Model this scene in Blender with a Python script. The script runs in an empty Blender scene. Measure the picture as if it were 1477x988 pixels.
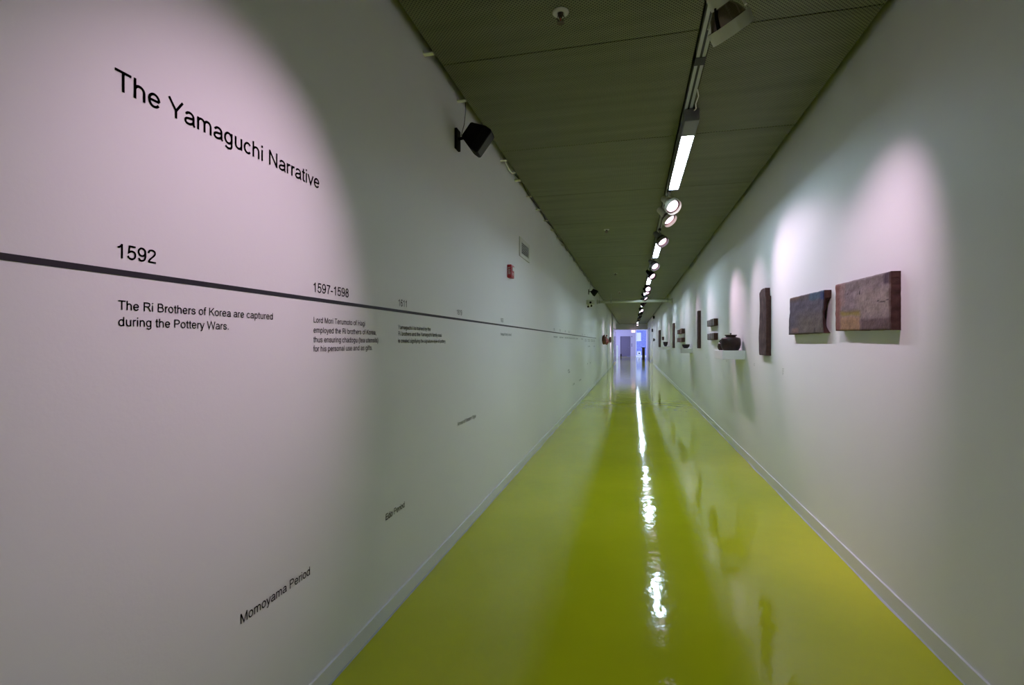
import bpy, bmesh, math, random
from math import sin, cos, pi, radians, atan, sqrt, floor as fl
from mathutils import Vector, Matrix, noise
random.seed(7)
S = bpy.context.scene
C = S.collection

# ---------------------------------------------------------------- camera, world, exposure
cam_d = bpy.data.cameras.new('camera'); cam = bpy.data.objects.new('camera', cam_d); C.objects.link(cam)
cam.location = (0, 0, 1.45)
cam.rotation_euler = (radians(90), 0, radians(13.548))
cam_d.sensor_width = 36; cam_d.lens = 720 / 1477 * 36; cam_d.shift_y = 1 / 1477
cam_d.clip_start = .05; cam_d.clip_end = 200
S.camera = cam
w = bpy.data.worlds.new('world'); S.world = w; w.use_nodes = True
w.node_tree.nodes['Background'].inputs[0].default_value = (.02, .022, .03, 1)
w.node_tree.nodes['Background'].inputs[1].default_value = .3
S.view_settings.view_transform = 'Standard'; S.view_settings.look = 'None'
S.view_settings.gamma = 1; S.view_settings.use_curve_mapping = False
S.view_settings.exposure = 0.0
TUBE_COL = (.66, .84, 1.0); SPOT_COL = (1.0, .70, .93)
TUBE_STRENGTH = 80; SPOT_POWER = 58
# daylight that reaches the lobby at the far end through its side glazing
def area(name, loc, rot, sx, sy, power, col):
    l = bpy.data.lights.new(name, 'AREA'); l.shape = 'RECTANGLE'; l.size = sx; l.size_y = sy
    l.energy = power; l.color = col
    o = bpy.data.objects.new(name, l); C.objects.link(o); o.location = loc; o.rotation_euler = rot
    return o
area('lobby_daylight', (-3.3, 52.4, 1.5), (0, radians(-90), 0), 2.4, 6, 260, (.36, .38, 1.0))
area('doorway_daylight', (3.2, 37.4, 1.6), (0, radians(90), 0), 2.2, 2.0, 16, (.5, .5, 1.0))

# ---------------------------------------------------------------- materials
def mat(name, col, rough=.6, metal=0, spec=.5, noise_amt=0, nscale=8, bump=0, bscale=60, coat=0, emit=None, es=0, attr=None):
    m = bpy.data.materials.new(name); m.use_nodes = True
    nt = m.node_tree; N = nt.nodes; L = nt.links; b = N['Principled BSDF']
    b.inputs['Base Color'].default_value = (*col, 1); b.inputs['Roughness'].default_value = rough
    b.inputs['Metallic'].default_value = metal; b.inputs['Specular IOR Level'].default_value = spec
    b.inputs['Coat Weight'].default_value = coat; b.inputs['Coat Roughness'].default_value = .05
    if emit: b.inputs['Emission Color'].default_value = (*emit, 1); b.inputs['Emission Strength'].default_value = es
    tc = N.new('ShaderNodeTexCoord')
    src = None
    if attr:
        a = N.new('ShaderNodeVertexColor'); a.layer_name = attr; src = a.outputs['Color']
    if noise_amt:
        n = N.new('ShaderNodeTexNoise'); n.inputs['Scale'].default_value = nscale; n.inputs['Detail'].default_value = 6
        L.new(tc.outputs['Object'], n.inputs['Vector'])
        mr = N.new('ShaderNodeMapRange'); mr.inputs['To Min'].default_value = 1 - noise_amt; mr.inputs['To Max'].default_value = 1 + noise_amt
        mr.inputs['From Min'].default_value = .3; mr.inputs['From Max'].default_value = .7
        L.new(n.outputs['Fac'], mr.inputs['Value'])
        mx = N.new('ShaderNodeVectorMath'); mx.operation = 'SCALE'
        if src: L.new(src, mx.inputs[0])
        else: mx.inputs[0].default_value = col
        L.new(mr.outputs[0], mx.inputs['Scale']); src = mx.outputs[0]
    if src: L.new(src, b.inputs['Base Color'])
    if bump:
        n2 = N.new('ShaderNodeTexNoise'); n2.inputs['Scale'].default_value = bscale; n2.inputs['Detail'].default_value = 4
        L.new(tc.outputs['Object'], n2.inputs['Vector'])
        bp = N.new('ShaderNodeBump'); bp.inputs['Strength'].default_value = bump; bp.inputs['Distance'].default_value = .01
        L.new(n2.outputs['Fac'], bp.inputs['Height']); L.new(bp.outputs[0], b.inputs['Normal'])
    return m

M = {}
M['wall'] = mat('wall_paint', (.78, .78, .78), .55, spec=.3, noise_amt=.012, nscale=1.3, bump=.04, bscale=90)
M['base'] = mat('baseboard_paint', (.70, .71, .72), .4, spec=.4)
M['mid_grey'] = mat('mid_grey', (.42, .44, .42), .6)
M['lobby'] = mat('lobby_paint', (.72, .70, .74), .6)
M['doorm'] = mat('grey_door_paint', (.22, .20, .25), .45)
M['black'] = mat('black_plastic', (.004, .004, .004), .6, spec=.15)
M['vinyl'] = mat('black_vinyl', (.018, .015, .022), .5, spec=.3)
M['track'] = mat('track_metal', (.42, .44, .42), .4, spec=.5)
M['trackdark'] = mat('track_groove', (.015, .015, .015), .6)
M['cream'] = mat('cream_lamp_enamel', (.60, .60, .50), .4)
M['greylamp'] = mat('grey_lamp_enamel', (.17, .175, .19), .5)
M['chrome'] = mat('brown_metal_reflector', (.30, .24, .21), .22, metal=.9)
M['tube'] = mat('tube_lens', (.9, .9, .9), .4, emit=TUBE_COL, es=TUBE_STRENGTH)
M['bulb'] = mat('bulb_glow', (.9, .9, .9), .3, emit=(1, .70, .9), es=3.2)
M['clip'] = mat('clip_metal', (.78, .80, .60), .5)
M['cable'] = mat('dark_cable', (.05, .05, .04), .6)
M['plenum'] = mat('plenum_dark', (.035, .035, .03), .9)
M['pipe'] = mat('pipe_paint', (.62, .63, .52), .5)
M['red'] = mat('alarm_red', (.42, .015, .02), .35)
M['white'] = mat('white_plastic', (.8, .8, .8), .4)
M['ventm'] = mat('vent_paint', (.66, .67, .62), .5)
M['shelf'] = mat('shelf_white_paint', (.74, .74, .74), .5)
M['brass'] = mat('sprinkler_brass', (.08, .06, .05), .35, metal=.6)
M['clay'] = mat('clay_glaze', (.3, .2, .2), .7, spec=.25, noise_amt=.22, nscale=30, bump=.22, bscale=60, attr='glaze')
M['jar'] = mat('dark_brown_stoneware', (.026, .010, .008), .42, spec=.35, noise_amt=.35, nscale=22, bump=.35, bscale=60)
M['bowl'] = mat('dark_stoneware_bowl', (.022, .014, .016), .5, spec=.3, noise_amt=.3, nscale=30, bump=.3)
M['redclay'] = mat('red_clay', (.16, .05, .035), .5, noise_amt=.35, nscale=14, bump=.5, bscale=30)
M['darkred'] = mat('dark_red_lacquer', (.055, .022, .022), .3)
M['exit'] = mat('exit_face', (.9, .8, .8), .4, emit=(1, .66, .66), es=1.9)
M['exitred'] = mat('exit_letters', (.6, .03, .03), .4, emit=(1, .25, .2), es=1.5)
M['glaze_panel'] = mat('glossy_white_panel', (.82, .82, .86), .12, coat=.5)
M['grout'] = mat('frame_grey', (.28, .28, .30), .5)
M['palepanel'] = mat('pale_door_panel', (.52, .54, .50), .5)
M['glass'] = mat('window_glass', (.9, .95, 1), .02)
M['glass'].node_tree.nodes['Principled BSDF'].inputs['Transmission Weight'].default_value = 1
M['glass'].node_tree.nodes['Principled BSDF'].inputs['IOR'].default_value = 1.02
M['bright'] = mat('glowing_white', (.8, .85, .95), .5, emit=(.55, .72, 1.0), es=.6)  # bluish glow put into the white of frame, post, poster and notice

def sky_mat():
    m = bpy.data.materials.new('daylight_outside'); m.use_nodes = True
    nt = m.node_tree; N = nt.nodes; L = nt.links; b = N['Principled BSDF']
    tc = N.new('ShaderNodeTexCoord'); n = N.new('ShaderNodeTexNoise'); n.inputs['Scale'].default_value = 7; n.inputs['Detail'].default_value = 5
    L.new(tc.outputs['Object'], n.inputs['Vector'])
    cr = N.new('ShaderNodeValToRGB'); cr.color_ramp.elements[0].position = .38; cr.color_ramp.elements[0].color = (.16, .20, .78, 1)
    cr.color_ramp.elements[1].position = .68; cr.color_ramp.elements[1].color = (.30, .38, 1.0, 1)
    L.new(n.outputs['Fac'], cr.inputs[0]); L.new(cr.outputs[0], b.inputs['Emission Color']); b.inputs['Emission Strength'].default_value = 1.0
    b.inputs['Base Color'].default_value = (.1, .12, .3, 1)
    return m
M['outside'] = sky_mat()

def floor_mat():
    m = bpy.data.materials.new('lime_epoxy_floor'); m.use_nodes = True
    nt = m.node_tree; N = nt.nodes; L = nt.links; b = N['Principled BSDF']
    tc = N.new('ShaderNodeTexCoord')
    n = N.new('ShaderNodeTexNoise'); n.inputs['Scale'].default_value = .9; n.inputs['Detail'].default_value = 4
    L.new(tc.outputs['Object'], n.inputs['Vector'])
    cr = N.new('ShaderNodeValToRGB'); e = cr.color_ramp.elements
    e[0].position = .3; e[0].color = (.47, .50, .007, 1); e[1].position = .7; e[1].color = (.55, .565, .012, 1)
    L.new(n.outputs['Fac'], cr.inputs[0]); L.new(cr.outputs[0], b.inputs['Base Color'])
    b.inputs['Roughness'].default_value = .07; b.inputs['Specular IOR Level'].default_value = .32
    b.inputs['Coat Weight'].default_value = .0
    # trowelled resin: slow swells and fine ripples in the surface
    mp = N.new('ShaderNodeMapping'); mp.inputs['Scale'].default_value = (1.0, .8, 1)
    L.new(tc.outputs['Object'], mp.inputs['Vector'])
    n2 = N.new('ShaderNodeTexNoise'); n2.inputs['Scale'].default_value = 3.2; n2.inputs['Detail'].default_value = 2.5
    L.new(mp.outputs[0], n2.inputs['Vector'])
    n3 = N.new('ShaderNodeTexNoise'); n3.inputs['Scale'].default_value = 12; n3.inputs['Detail'].default_value = 2
    L.new(mp.outputs[0], n3.inputs['Vector'])
    b1 = N.new('ShaderNodeBump'); b1.inputs['Strength'].default_value = .12; b1.inputs['Distance'].default_value = .02
    L.new(n2.outputs['Fac'], b1.inputs['Height'])
    b2 = N.new('ShaderNodeBump'); b2.inputs['Strength'].default_value = .14; b2.inputs['Distance'].default_value = .01
    L.new(n3.outputs['Fac'], b2.inputs['Height']); L.new(b1.outputs[0], b2.inputs['Normal']); L.new(b2.outputs[0], b.inputs['Normal'])
    return m
M['floor'] = floor_mat()

def ceil_mat():
    m = bpy.data.materials.new('perforated_ceiling_metal'); m.use_nodes = True
    nt = m.node_tree; N = nt.nodes; L = nt.links; b = N['Principled BSDF']
    g = N.new('ShaderNodeNewGeometry'); sp = N.new('ShaderNodeSeparateXYZ'); L.new(g.outputs['Position'], sp.inputs[0])
    def wave(sock, k):
        a = N.new('ShaderNodeMath'); a.operation = 'MULTIPLY'; a.inputs[1].default_value = k; L.new(sock, a.inputs[0])
        s = N.new('ShaderNodeMath'); s.operation = 'SINE'; L.new(a.outputs[0], s.inputs[0]); return s.outputs[0]
    k = 2 * pi / .022
    mu = N.new('ShaderNodeMath'); mu.operation = 'MULTIPLY'; L.new(wave(sp.outputs['X'], k), mu.inputs[0]); L.new(wave(sp.outputs['Y'], k), mu.inputs[1])
    mr = N.new('ShaderNodeMapRange'); mr.inputs['From Min'].default_value = .28; mr.inputs['From Max'].default_value = .45; L.new(mu.outputs[0], mr.inputs['Value'])
    n = N.new('ShaderNodeTexNoise'); n.inputs['Scale'].default_value = 1.6; n.inputs['Detail'].default_value = 5
    mp = N.new('ShaderNodeMapping'); mp.inputs['Scale'].default_value = (.5, 5, 1); L.new(g.outputs['Position'], mp.inputs[0]); L.new(mp.outputs[0], n.inputs['Vector'])
    cr = N.new('ShaderNodeValToRGB'); e = cr.color_ramp.elements
    e[0].position = .3; e[0].color = (.145, .155, .080, 1); e[1].position = .7; e[1].color = (.195, .205, .115, 1)
    L.new(n.outputs['Fac'], cr.inputs[0])
    mx = N.new('ShaderNodeMix'); mx.data_type = 'RGBA'; L.new(mr.outputs[0], mx.inputs['Factor']); L.new(cr.outputs[0], mx.inputs['A']); mx.inputs['B'].default_value = (.02, .02, .015, 1)
    L.new(mx.outputs['Result'], b.inputs['Base Color']); b.inputs['Roughness'].default_value = .55; b.inputs['Specular IOR Level'].default_value = .3
    return m
M['ceil'] = ceil_mat()

# ---------------------------------------------------------------- mesh helpers
def obj(name, bm, m, parent=None, smooth=False, kind=None):
    me = bpy.data.meshes.new(name)
    bm.normal_update(); bm.to_mesh(me); bm.free()
    if smooth:
        for p in me.polygons: p.use_smooth = True
    if m: me.materials.append(M[m] if isinstance(m, str) else m)
    o = bpy.data.objects.new(name, me); C.objects.link(o)
    if parent: o.parent = parent
    if kind: o['kind'] = kind
    return o
def tag(o, label, cat, group=None):
    o['label'] = label; o['category'] = cat
    if group: o['group'] = group
    return o
def thing(name, label, cat, loc=(0, 0, 0), rz=0, group=None):
    o = bpy.data.objects.new(name, None); C.objects.link(o); o.location = loc; o.rotation_euler = (0, 0, rz)
    o.empty_display_size = .05
    return tag(o, label, cat, group)
def box(bm, x0, x1, y0, y1, z0, z1, bev=0, mtx=None):
    vs = [bm.verts.new((x, y, z)) for z in (z0, z1) for y in (y0, y1) for x in (x0, x1)]
    fs = [bm.faces.new([vs[i] for i in f]) for f in ((0, 2, 3, 1), (4, 5, 7, 6), (0, 1, 5, 4), (2, 6, 7, 3), (0, 4, 6, 2), (1, 3, 7, 5))]
    if bev:
        es = {e for f in fs for e in f.edges}
        r = bmesh.ops.bevel(bm, geom=list(es), offset=bev, segments=1, affect='EDGES')
        vs = list({v for f in r['faces'] for v in f.verts} | {v for v in vs if v.is_valid})
    if mtx is not None: bmesh.ops.transform(bm, matrix=mtx, verts=[v for v in vs if v.is_valid])
def B(*a, **k):
    bm = bmesh.new(); box(bm, *a, **k); return bm
def lathe(bm, prof, seg=24, mtx=None, wob=0):
    """prof: list of (r, z). closed caps when r==0"""
    rings = []
    for r, z in prof:
        if r < 1e-5: rings.append([bm.verts.new((0, 0, z))])
        else: rings.append([bm.verts.new(((r * (1 + wob * noise.noise(Vector((cos(2*pi*i/seg), sin(2*pi*i/seg), z * 8))))) * cos(2*pi*i/seg), r * (1 + wob * noise.noise(Vector((sin(2*pi*i/seg) + 3, cos(2*pi*i/seg), z * 8)))) * sin(2*pi*i/seg), z)) for i in range(seg)])
    for a, b in zip(rings, rings[1:]):
        if len(a) == 1 and len(b) == 1: continue
        for i in range(seg):
            j = (i + 1) % seg
            if len(a) == 1: bm.faces.new((a[0], b[i], b[j]))
            elif len(b) == 1: bm.faces.new((a[i], a[j], b[0]))
            else: bm.faces.new((a[i], a[j], b[j], b[i]))
    if mtx is not None: bmesh.ops.transform(bm, matrix=mtx, verts=[v for r in rings for v in r])
def tube(bm, pts, r, seg=10):
    pts = [Vector(p) for p in pts]; rings = []
    for i, p in enumerate(pts):
        d = (pts[min(i + 1, len(pts) - 1)] - pts[max(i - 1, 0)]).normalized()
        up = Vector((0, 0, 1)) if abs(d.z) < .9 else Vector((1, 0, 0))
        a = d.cross(up).normalized(); b = d.cross(a).normalized()
        rings.append([bm.verts.new(p + r * (cos(2*pi*k/seg) * a + sin(2*pi*k/seg) * b)) for k in range(seg)])
    for A, Bq in zip(rings, rings[1:]):
        for k in range(seg):
            j = (k + 1) % seg; bm.faces.new((A[k], A[j], Bq[j], Bq[k]))
    bm.faces.new(rings[0][::-1]); bm.faces.new(rings[-1])
def copy_tree(o, parent=None):
    c = o.copy(); C.objects.link(c); c.parent = parent
    for ch in list(o.children): copy_tree(ch, c)
    return c
def struct(name, bm, m, parent=None):
    o = obj(name, bm, m, parent); o['kind'] = 'structure'; return o

XL, XR, H = -1.262, 1.385, 3.25

# ---------------------------------------------------------------- structure
struct('floor', B(-4.2, 4.2, -7, 60, -.1, 0), 'floor')
ceiling = struct('ceiling', B(XL - .1, XR + .1, -7, 48.1, 3.60, 3.66), 'plenum')
# perforated ceiling panels, split by the lighting track, laid 1.5 m apart
PX = [(-1.196, .372), (.452, 1.304)]
me_p = []
for k, (a, b) in enumerate(PX):
    bm = B(a, b, .004, 1.496, H, H + .04, bev=.002)
    me_p.append(bm)
protos = []
for k, bm in enumerate(me_p): protos.append(obj('ceiling_panel', bm, 'ceil', ceiling))
for o in protos: o.location = (0, -5.96, 0)
for i in range(1, 36):
    for o in protos:
        c = o.copy(); C.objects.link(c); c.location = (0, -5.96 + 1.5 * i, 0); c.parent = ceiling
bm = bmesh.new()
for a, b in ((-1.19, -1.17), (.34, .368), (.456, .484), (1.278, 1.298)): box(bm, a, b, -7, 48, H + .041, H + .09)
obj('panel_rail', bm, 'plenum', ceiling)
struct('trim_1', B(.372, .452, -7, 48, H + .05, H + .06), 'plenum')

struct('wall_left', B(XL - .12, XL, -7, 18.16, 0, 3.6), 'wall')
struct('wall_left', B(XL - .12, XL - .004, 18.22, 26.3, 0, 3.6), 'wall')
struct('trim_2', B(XL - .12, XL - .03, 18.16, 18.22, 0, 3.6), 'mid_grey')
struct('wall_left', B(XL - .12, XL, 26.5, 31.7, 0, 3.6), 'wall')
struct('trim_3', B(XL - .12, XL - .03, 26.3, 26.5, 0, 3.6), 'mid_grey')
struct('wall_left', B(XL - .45, XL - .35, 31.6, 34.1, 0, 3.6), 'doorm')
struct('wall_left', B(XL - .12, XL, 34, 40, 0, 3.6), 'wall')
struct('wall_right', B(XR, XR + .12, -7, 35.74, 0, 3.6), 'wall')
struct('wall_right', B(XR, XR + .12, 39, 53, 0, 3.6), 'wall')
bm = bmesh.new(); box(bm, XR + 2.0, XR + 2.1, 35, 40, 0, 3.6); box(bm, XR + .12, XR + 2, 35.3, 35.4, 0, 3.6); box(bm, XR + .12, XR + 2, 39.3, 39.4, 0, 3.6); box(bm, XR, XR + .12, 35.74, 39, 3.13, 3.6)
box(bm, XR + .12, XR + 2.1, 35.3, 39.4, 3.2, 3.3)
struct('wall_right', bm, 'lobby')
struct('wall_back', B(XL - .12, XR + .12, -7.1, -7, 0, 3.6), 'wall')
# header and lobby at the far end
struct('wall_header', B(-4.2, 4.2, 48.1, 48.4, 2.72, 3.66), 'wall')
bm = bmesh.new()
box(bm, -3.5, -3.4, 40, 57, 0, 3.6); box(bm, -3.5, XL - .12, 39.85, 39.99, 0, 3.6); box(bm, -3.4, XL - .11, 40, 48.1, 3.3, 3.5)
box(bm, 1.55, 1.67, 53, 57, 0, 3.1)
struct('wall_lobby', bm, 'lobby')
struct('ceiling_lobby', B(-3.5, 1.67, 48.4, 57, 3.05, 3.1), 'lobby')
bm = bmesh.new()
box(bm, -3.5, -1.30, 56.5, 56.6, 0, 3.1); box(bm, -1.30, -.19, 56.5, 56.6, 2.22, 3.1); box(bm, -.19, .40, 56.5, 56.6, 0, 3.1)
box(bm, .40, 1.67, 56.5, 56.6, 2.92, 3.1)
struct('wall_end', bm, 'lobby')
# grey door in the end wall
d = struct('door_1', B(-1.27, -.22, 56.53, 56.58, .01, 2.19), 'doorm')
bm = bmesh.new(); box(bm, -1.30, -1.27, 56.48, 56.6, 0, 2.22); box(bm, -.22, -.19, 56.48, 56.6, 0, 2.22); box(bm, -1.27, -.22, 56.48, 56.6, 2.19, 2.22)
obj('door_frame', bm, 'grout', d)
bm = bmesh.new(); tube(bm, [(-.33, 56.54, 1.0), (-.33, 56.47, 1.0), (-.44, 56.47, 1.0)], .012); obj('door_handle', bm, 'track', d)
# tall window beside it
wd = struct('window_1', B(.44, 1.63, 56.55, 56.555, .12, 2.88), 'glass')
bm = bmesh.new()
for a, b, c_, e in ((.40, .44, .08, 2.92), (1.63, 1.67, .08, 2.92)): box(bm, a, b, 56.5, 56.6, c_, e)
box(bm, .44, 1.63, 56.5, 56.6, 2.88, 2.92); box(bm, .40, 1.67, 56.48, 56.6, 0, .12)
obj('window_frame', bm, 'bright', wd)
struct('daylight_backdrop', B(-.6, 3.0, 58.4, 58.45, 0, 3.6), 'outside')  # glowing sheet set behind the window as a backdrop of blue daylight

# baseboards, with a wavy strip for the uneven edge and light leaking along the floor
def baseboard(name, side, y0, y1, h):
    x0 = XL if side < 0 else XR
    bm = bmesh.new(); n = max(2, int((y1 - y0) / .12))
    for i in range(n + 1):
        y = y0 + (y1 - y0) * i / n
    xa, xb = (x0, x0 + .012) if side < 0 else (x0 - .012, x0)
    box(bm, xa, xb, y0, y1, 0, h, bev=.0012)
    o = struct(name, bm, 'base')
    bm = bmesh.new(); prev = None
    for i in range(n + 1):
        y = y0 + (y1 - y0) * i / n
        wdt = .006 + .011 * max(0, noise.noise(Vector((y * 1.7, side * 9, 0)))+.2)
        xi = x0 - side * .011; xo = x0 - side * (.012 + wdt)
        v = (bm.verts.new((xi, y, .006)), bm.verts.new((xo, y, .001)))
        if prev:
            f = (prev[0], prev[1], v[1], v[0]); bm.faces.new(f if side > 0 else f[::-1])
        prev = v
    obj('light_edge_strip', bm, 'mid_grey', o)  # grey strip stands in for the irregular light at the floor edge
baseboard('baseboard_left', -1, -7, 18.15, .082)
baseboard('baseboard_left', -1, 18.24, 26.29, .082)
baseboard('baseboard_left', -1, 26.52, 31.7, .082)
baseboard('baseboard_right', 1, -7, 35.7, .094)
baseboard('baseboard_right', 1, 39.05, 53, .094)

# ---------------------------------------------------------------- lighting track
TX = .415
track = thing('lighting_track', 'long grey two-groove lighting track running down the ceiling', 'track', (TX, 20, H))
def tr(o): o.location = (-TX, -20, -H)
for y0, y1 in ((-6.9, 3.31), (3.40, 47.5)):
    bm = bmesh.new()
    box(bm, TX - .026, TX + .030, y0, y1, H - .004, H + .046)
    for a, b in ((TX - .026, TX - .006), (TX + .010, TX + .030)): box(bm, a, b, y0, y1, H - .012, H - .0045)
    tr(obj('rail', bm, 'track', track))
    bm = bmesh.new(); box(bm, TX - .0055, TX + .0095, y0, y1, H - .0095, H - .005); tr(obj('groove', bm, 'trackdark', track))
bm = bmesh.new(); box(bm, TX - .03, TX + .034, 3.31, 3.40, H - .016, H + .03); tr(obj('joiner', bm, 'trackdark', track))

def linear(y0, y1, x=TX, n=0, label=''):
    t = thing('fluorescent_fixture', label, 'light fixture', (x, y0, H), group='fluorescent fixtures on the ceiling track')
    ln = y1 - y0
    bm = bmesh.new()
    # open-bottomed trough: ballast end box, two sides and a back
    box(bm, -.05, .058, -.30, -.005, -.113, -.02, bev=.004)
    box(bm, -.05, -.044, -.005, ln, -.115, -.03); box(bm, .052, .058, -.005, ln, -.115, -.03); box(bm, -.044, .052, -.005, ln, -.04, -.03)
    box(bm, -.05, .058, ln, ln + .012, -.115, -.03)
    obj('housing', bm, 'greylamp', t)
    bm = bmesh.new(); box(bm, -.0435, .0515, 0, ln - .002, -.083, -.079); obj('lens', bm, 'tube', t)
    obj('track_adapter', B(-.016, .016, -.22, -.16, -.0199, -.0125), 'trackdark', t); obj('track_adapter', B(-.016, .016, ln - .2, ln - .14, -.0299, -.0125), 'trackdark', t)
    return t
ords = ['nearest to the camera, overhead', 'beyond the first big spotlight', 'second in view down the corridor', 'third in view down the corridor', 'fourth in view down the corridor', 'fifth in view down the corridor', 'sixth in view down the corridor', 'seventh in view down the corridor', 'eighth in view, near the corridor end', 'ninth in view, near the corridor end', 'last before the exit sign']
for i, (a, b) in enumerate([(-3.4, -2.0), (4.30, 5.75), (8.80, 10.25), (13.4, 14.9), (16.9, 18.15), (22.0, 23.9), (27.2, 28.6), (31.4, 33), (34.8, 36.4), (38.4, 40), (42.2, 43.8)]):
    linear(a, b, TX + .022, i, 'glowing fluorescent track fixture, ' + ords[i])

def spot(x, y, aim, label, power=1.0, angle=54, mt='cream', drop=.185, bulb=True, k=1.2):
    """gimbal track spotlight; its head turns about the yoke towards aim"""
    t = thing('track_spotlight', label, 'spotlight', (TX, y, H), group='spotlights on the ceiling track')
    piv = Vector((x - TX, 0, -drop))
    bm = bmesh.new(); box(bm, -.018, .022, -.055, .055, -.034, -.0125, bev=.002); obj('track_adapter', bm, 'black', t)
    bm = bmesh.new(); tube(bm, [(0, 0, -.03), (0, 0, -.07), (piv.x, 0, -.10)], .011, 10)
    obj('stem', bm, mt, t)
    d = (Vector(aim) - (Vector((TX, y, H)) + piv)).normalized()
    q = d.to_track_quat('Z', 'Y').to_matrix().to_4x4()
    side = q.to_3x3() @ Vector((1, 0, 0))
    top = Vector((piv.x, 0, -.10)); up = Vector((0, 0, 1))
    # yoke arms from stem to both sides of the head
    bm = bmesh.new()
    s1 = piv + side * .083 * k; s2 = piv - side * .083 * k
    tube(bm, [s1, s1 * .75 + (top + side * .06) * .25, top + side * .055, top, top - side * .055, s2 * .75 + (top - side * .06) * .25, s2], .006, 8)
    obj('yoke', bm, mt, t)
    mt4 = Matrix.Translation(piv) @ q @ Matrix.Scale(k, 4)
    bm = bmesh.new(); lathe(bm, [(0, -.155), (.030, -.155), (.034, -.148), (.036, -.045), (.030, -.043), (0, -.043)], 24, mt4); h = obj('socket', bm, mt, t, True)
    bm = bmesh.new(); lathe(bm, [(.031, -.046), (.052, -.02), (.066, .018), (.069, .035)], 32, mt4); obj('reflector', bm, 'chrome', t, True)
    bm = bmesh.new(); lathe(bm, [(.072, .016), (.0785, .016), (.0785, .062), (.0745, .062), (.072, .016)], 36, mt4); obj('ring', bm, mt, t)
    for sgn in (1, -1):
        bm = bmesh.new()
        a1 = mt4 @ Vector((0, sgn * .036, -.05)); a2 = mt4 @ Vector((0, sgn * .058, -.02)); a3 = mt4 @ Vector((0, sgn * .075, .02))
        tube(bm, [a1, a2, a3], .0055, 6); obj('strap', bm, 'black', t)
    bm = bmesh.new(); lathe(bm, [(0, .024), (.040, .025), (.058, .028)], 28, mt4); lz = obj('lamp_lens', bm, 'bulb', t, True)
    l = bpy.data.lights.new('spot_beam', 'SPOT'); l.energy = SPOT_POWER * power; l.color = SPOT_COL; l.spot_size = radians(angle); l.spot_blend = 1.0; l.shadow_soft_size = .014
    lo = bpy.data.objects.new('spot_beam', l); C.objects.link(lo); lo.parent = t
    lo.matrix_local = Matrix.Translation(piv + d * .064 * k) @ (-d).to_track_quat('Z', 'Y').to_matrix().to_4x4()
    return t
SX = .44
spot(.40, 1.60, (XL, 1.34, 1.62), 'cream spotlight overhead aimed at the title lettering', 2.05, 52)
spot(.447, 2.62, (XR, 3.45, 1.58), 'large cream gimbal spotlight at the top edge, nearest in view', 1.5, 62, k=1.3, drop=.207)
spot(SX, 6.10, (XR, 4.55, 1.62), 'glaring spotlight facing the camera right after the first fluorescent fixture', 2.6, 58)
spot(SX, 6.72, (XR, 6.0, 1.75), 'spotlight seen edge-on just behind the glaring one', 1.2, 44)
spot(SX, 8.15, (XR, 7.15, 1.6), 'dark-backed spotlight hanging before the second fluorescent fixture', 2.3, 50, 'greylamp')
spot(SX, 10.75, (XR, 9.4, 1.7), 'spotlight just behind the second fluorescent fixture', 1.5, 44, 'greylamp')
spot(SX, 12.3, (XR, 11.3, 1.9), 'dark spotlight just before the third fluorescent fixture', .8, 44, 'black')
spot(SX, 15.3, (XR, 12.9, 1.6), 'spotlight just behind the third fluorescent fixture', 1.7, 40, 'black')
spot(SX, 16.2, (XR, 14.9, 1.8), 'dark spotlight midway between third and fourth fluorescent fixtures', .9, 42, 'black')
spot(SX, 18.30, (XR, 17.7, 1.9), 'dark spotlight just after the fourth fluorescent fixture', .8, 42, 'black')
spot(SX, 20.5, (XR, 20.2, 1.7), 'spotlight just behind the fourth fluorescent fixture', .9, 42, 'black')
spot(SX, 21.2, (XL, 23.0, 1.7), 'dark spotlight turned to the red clay sculptures on the left wall', 2.2, 40, 'black')
spot(SX, 25.2, (XR, 23.7, 1.8), 'spotlight just behind the fifth fluorescent fixture', .9, 42, 'black')
spot(SX, 26.0, (XR, 26.9, 1.8), 'dark spotlight midway between fifth and sixth fluorescent fixtures', .9, 42, 'black')
spot(SX, 29.5, (XL, 30.5, 1.8), 'spotlight turned to the narrow bright left wall end', 9, 44, 'black')
spot(SX, 30.4, (XR, 32.3, 1.8), 'spotlight aimed at the little wall hook beside the side doorway', .9, 40, 'black')
spot(SX, 34.0, (XL, 37.0, 1.5), 'distant spotlight turned to the spotted white panel', 5, 56, 'black')
spot(SX, 37.3, (XL, 38.6, 1.4), 'second distant spotlight, added to brighten the spotted white panel', 4, 60, 'black')  # extra lamp put in to make the panel brighter
spot(SX, 45.0, (.6, 43.0, 1.0), 'last spotlight before the exit sign, facing the camera', .8, 50, 'black')
# little loose cable end by the first fluorescent fixture
bm = bmesh.new(); tube(bm, [(TX + .03, 3.72, 3.236), (TX + .046, 3.78, 3.215), (TX + .036, 3.86, 3.20), (TX + .045, 3.92, 3.19), (TX + .038, 3.97, 3.20)], .004, 6)
tag(obj('power_lead', bm, 'white'), 'thin pale lead beside the first fluorescent fixture', 'cable')

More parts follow.
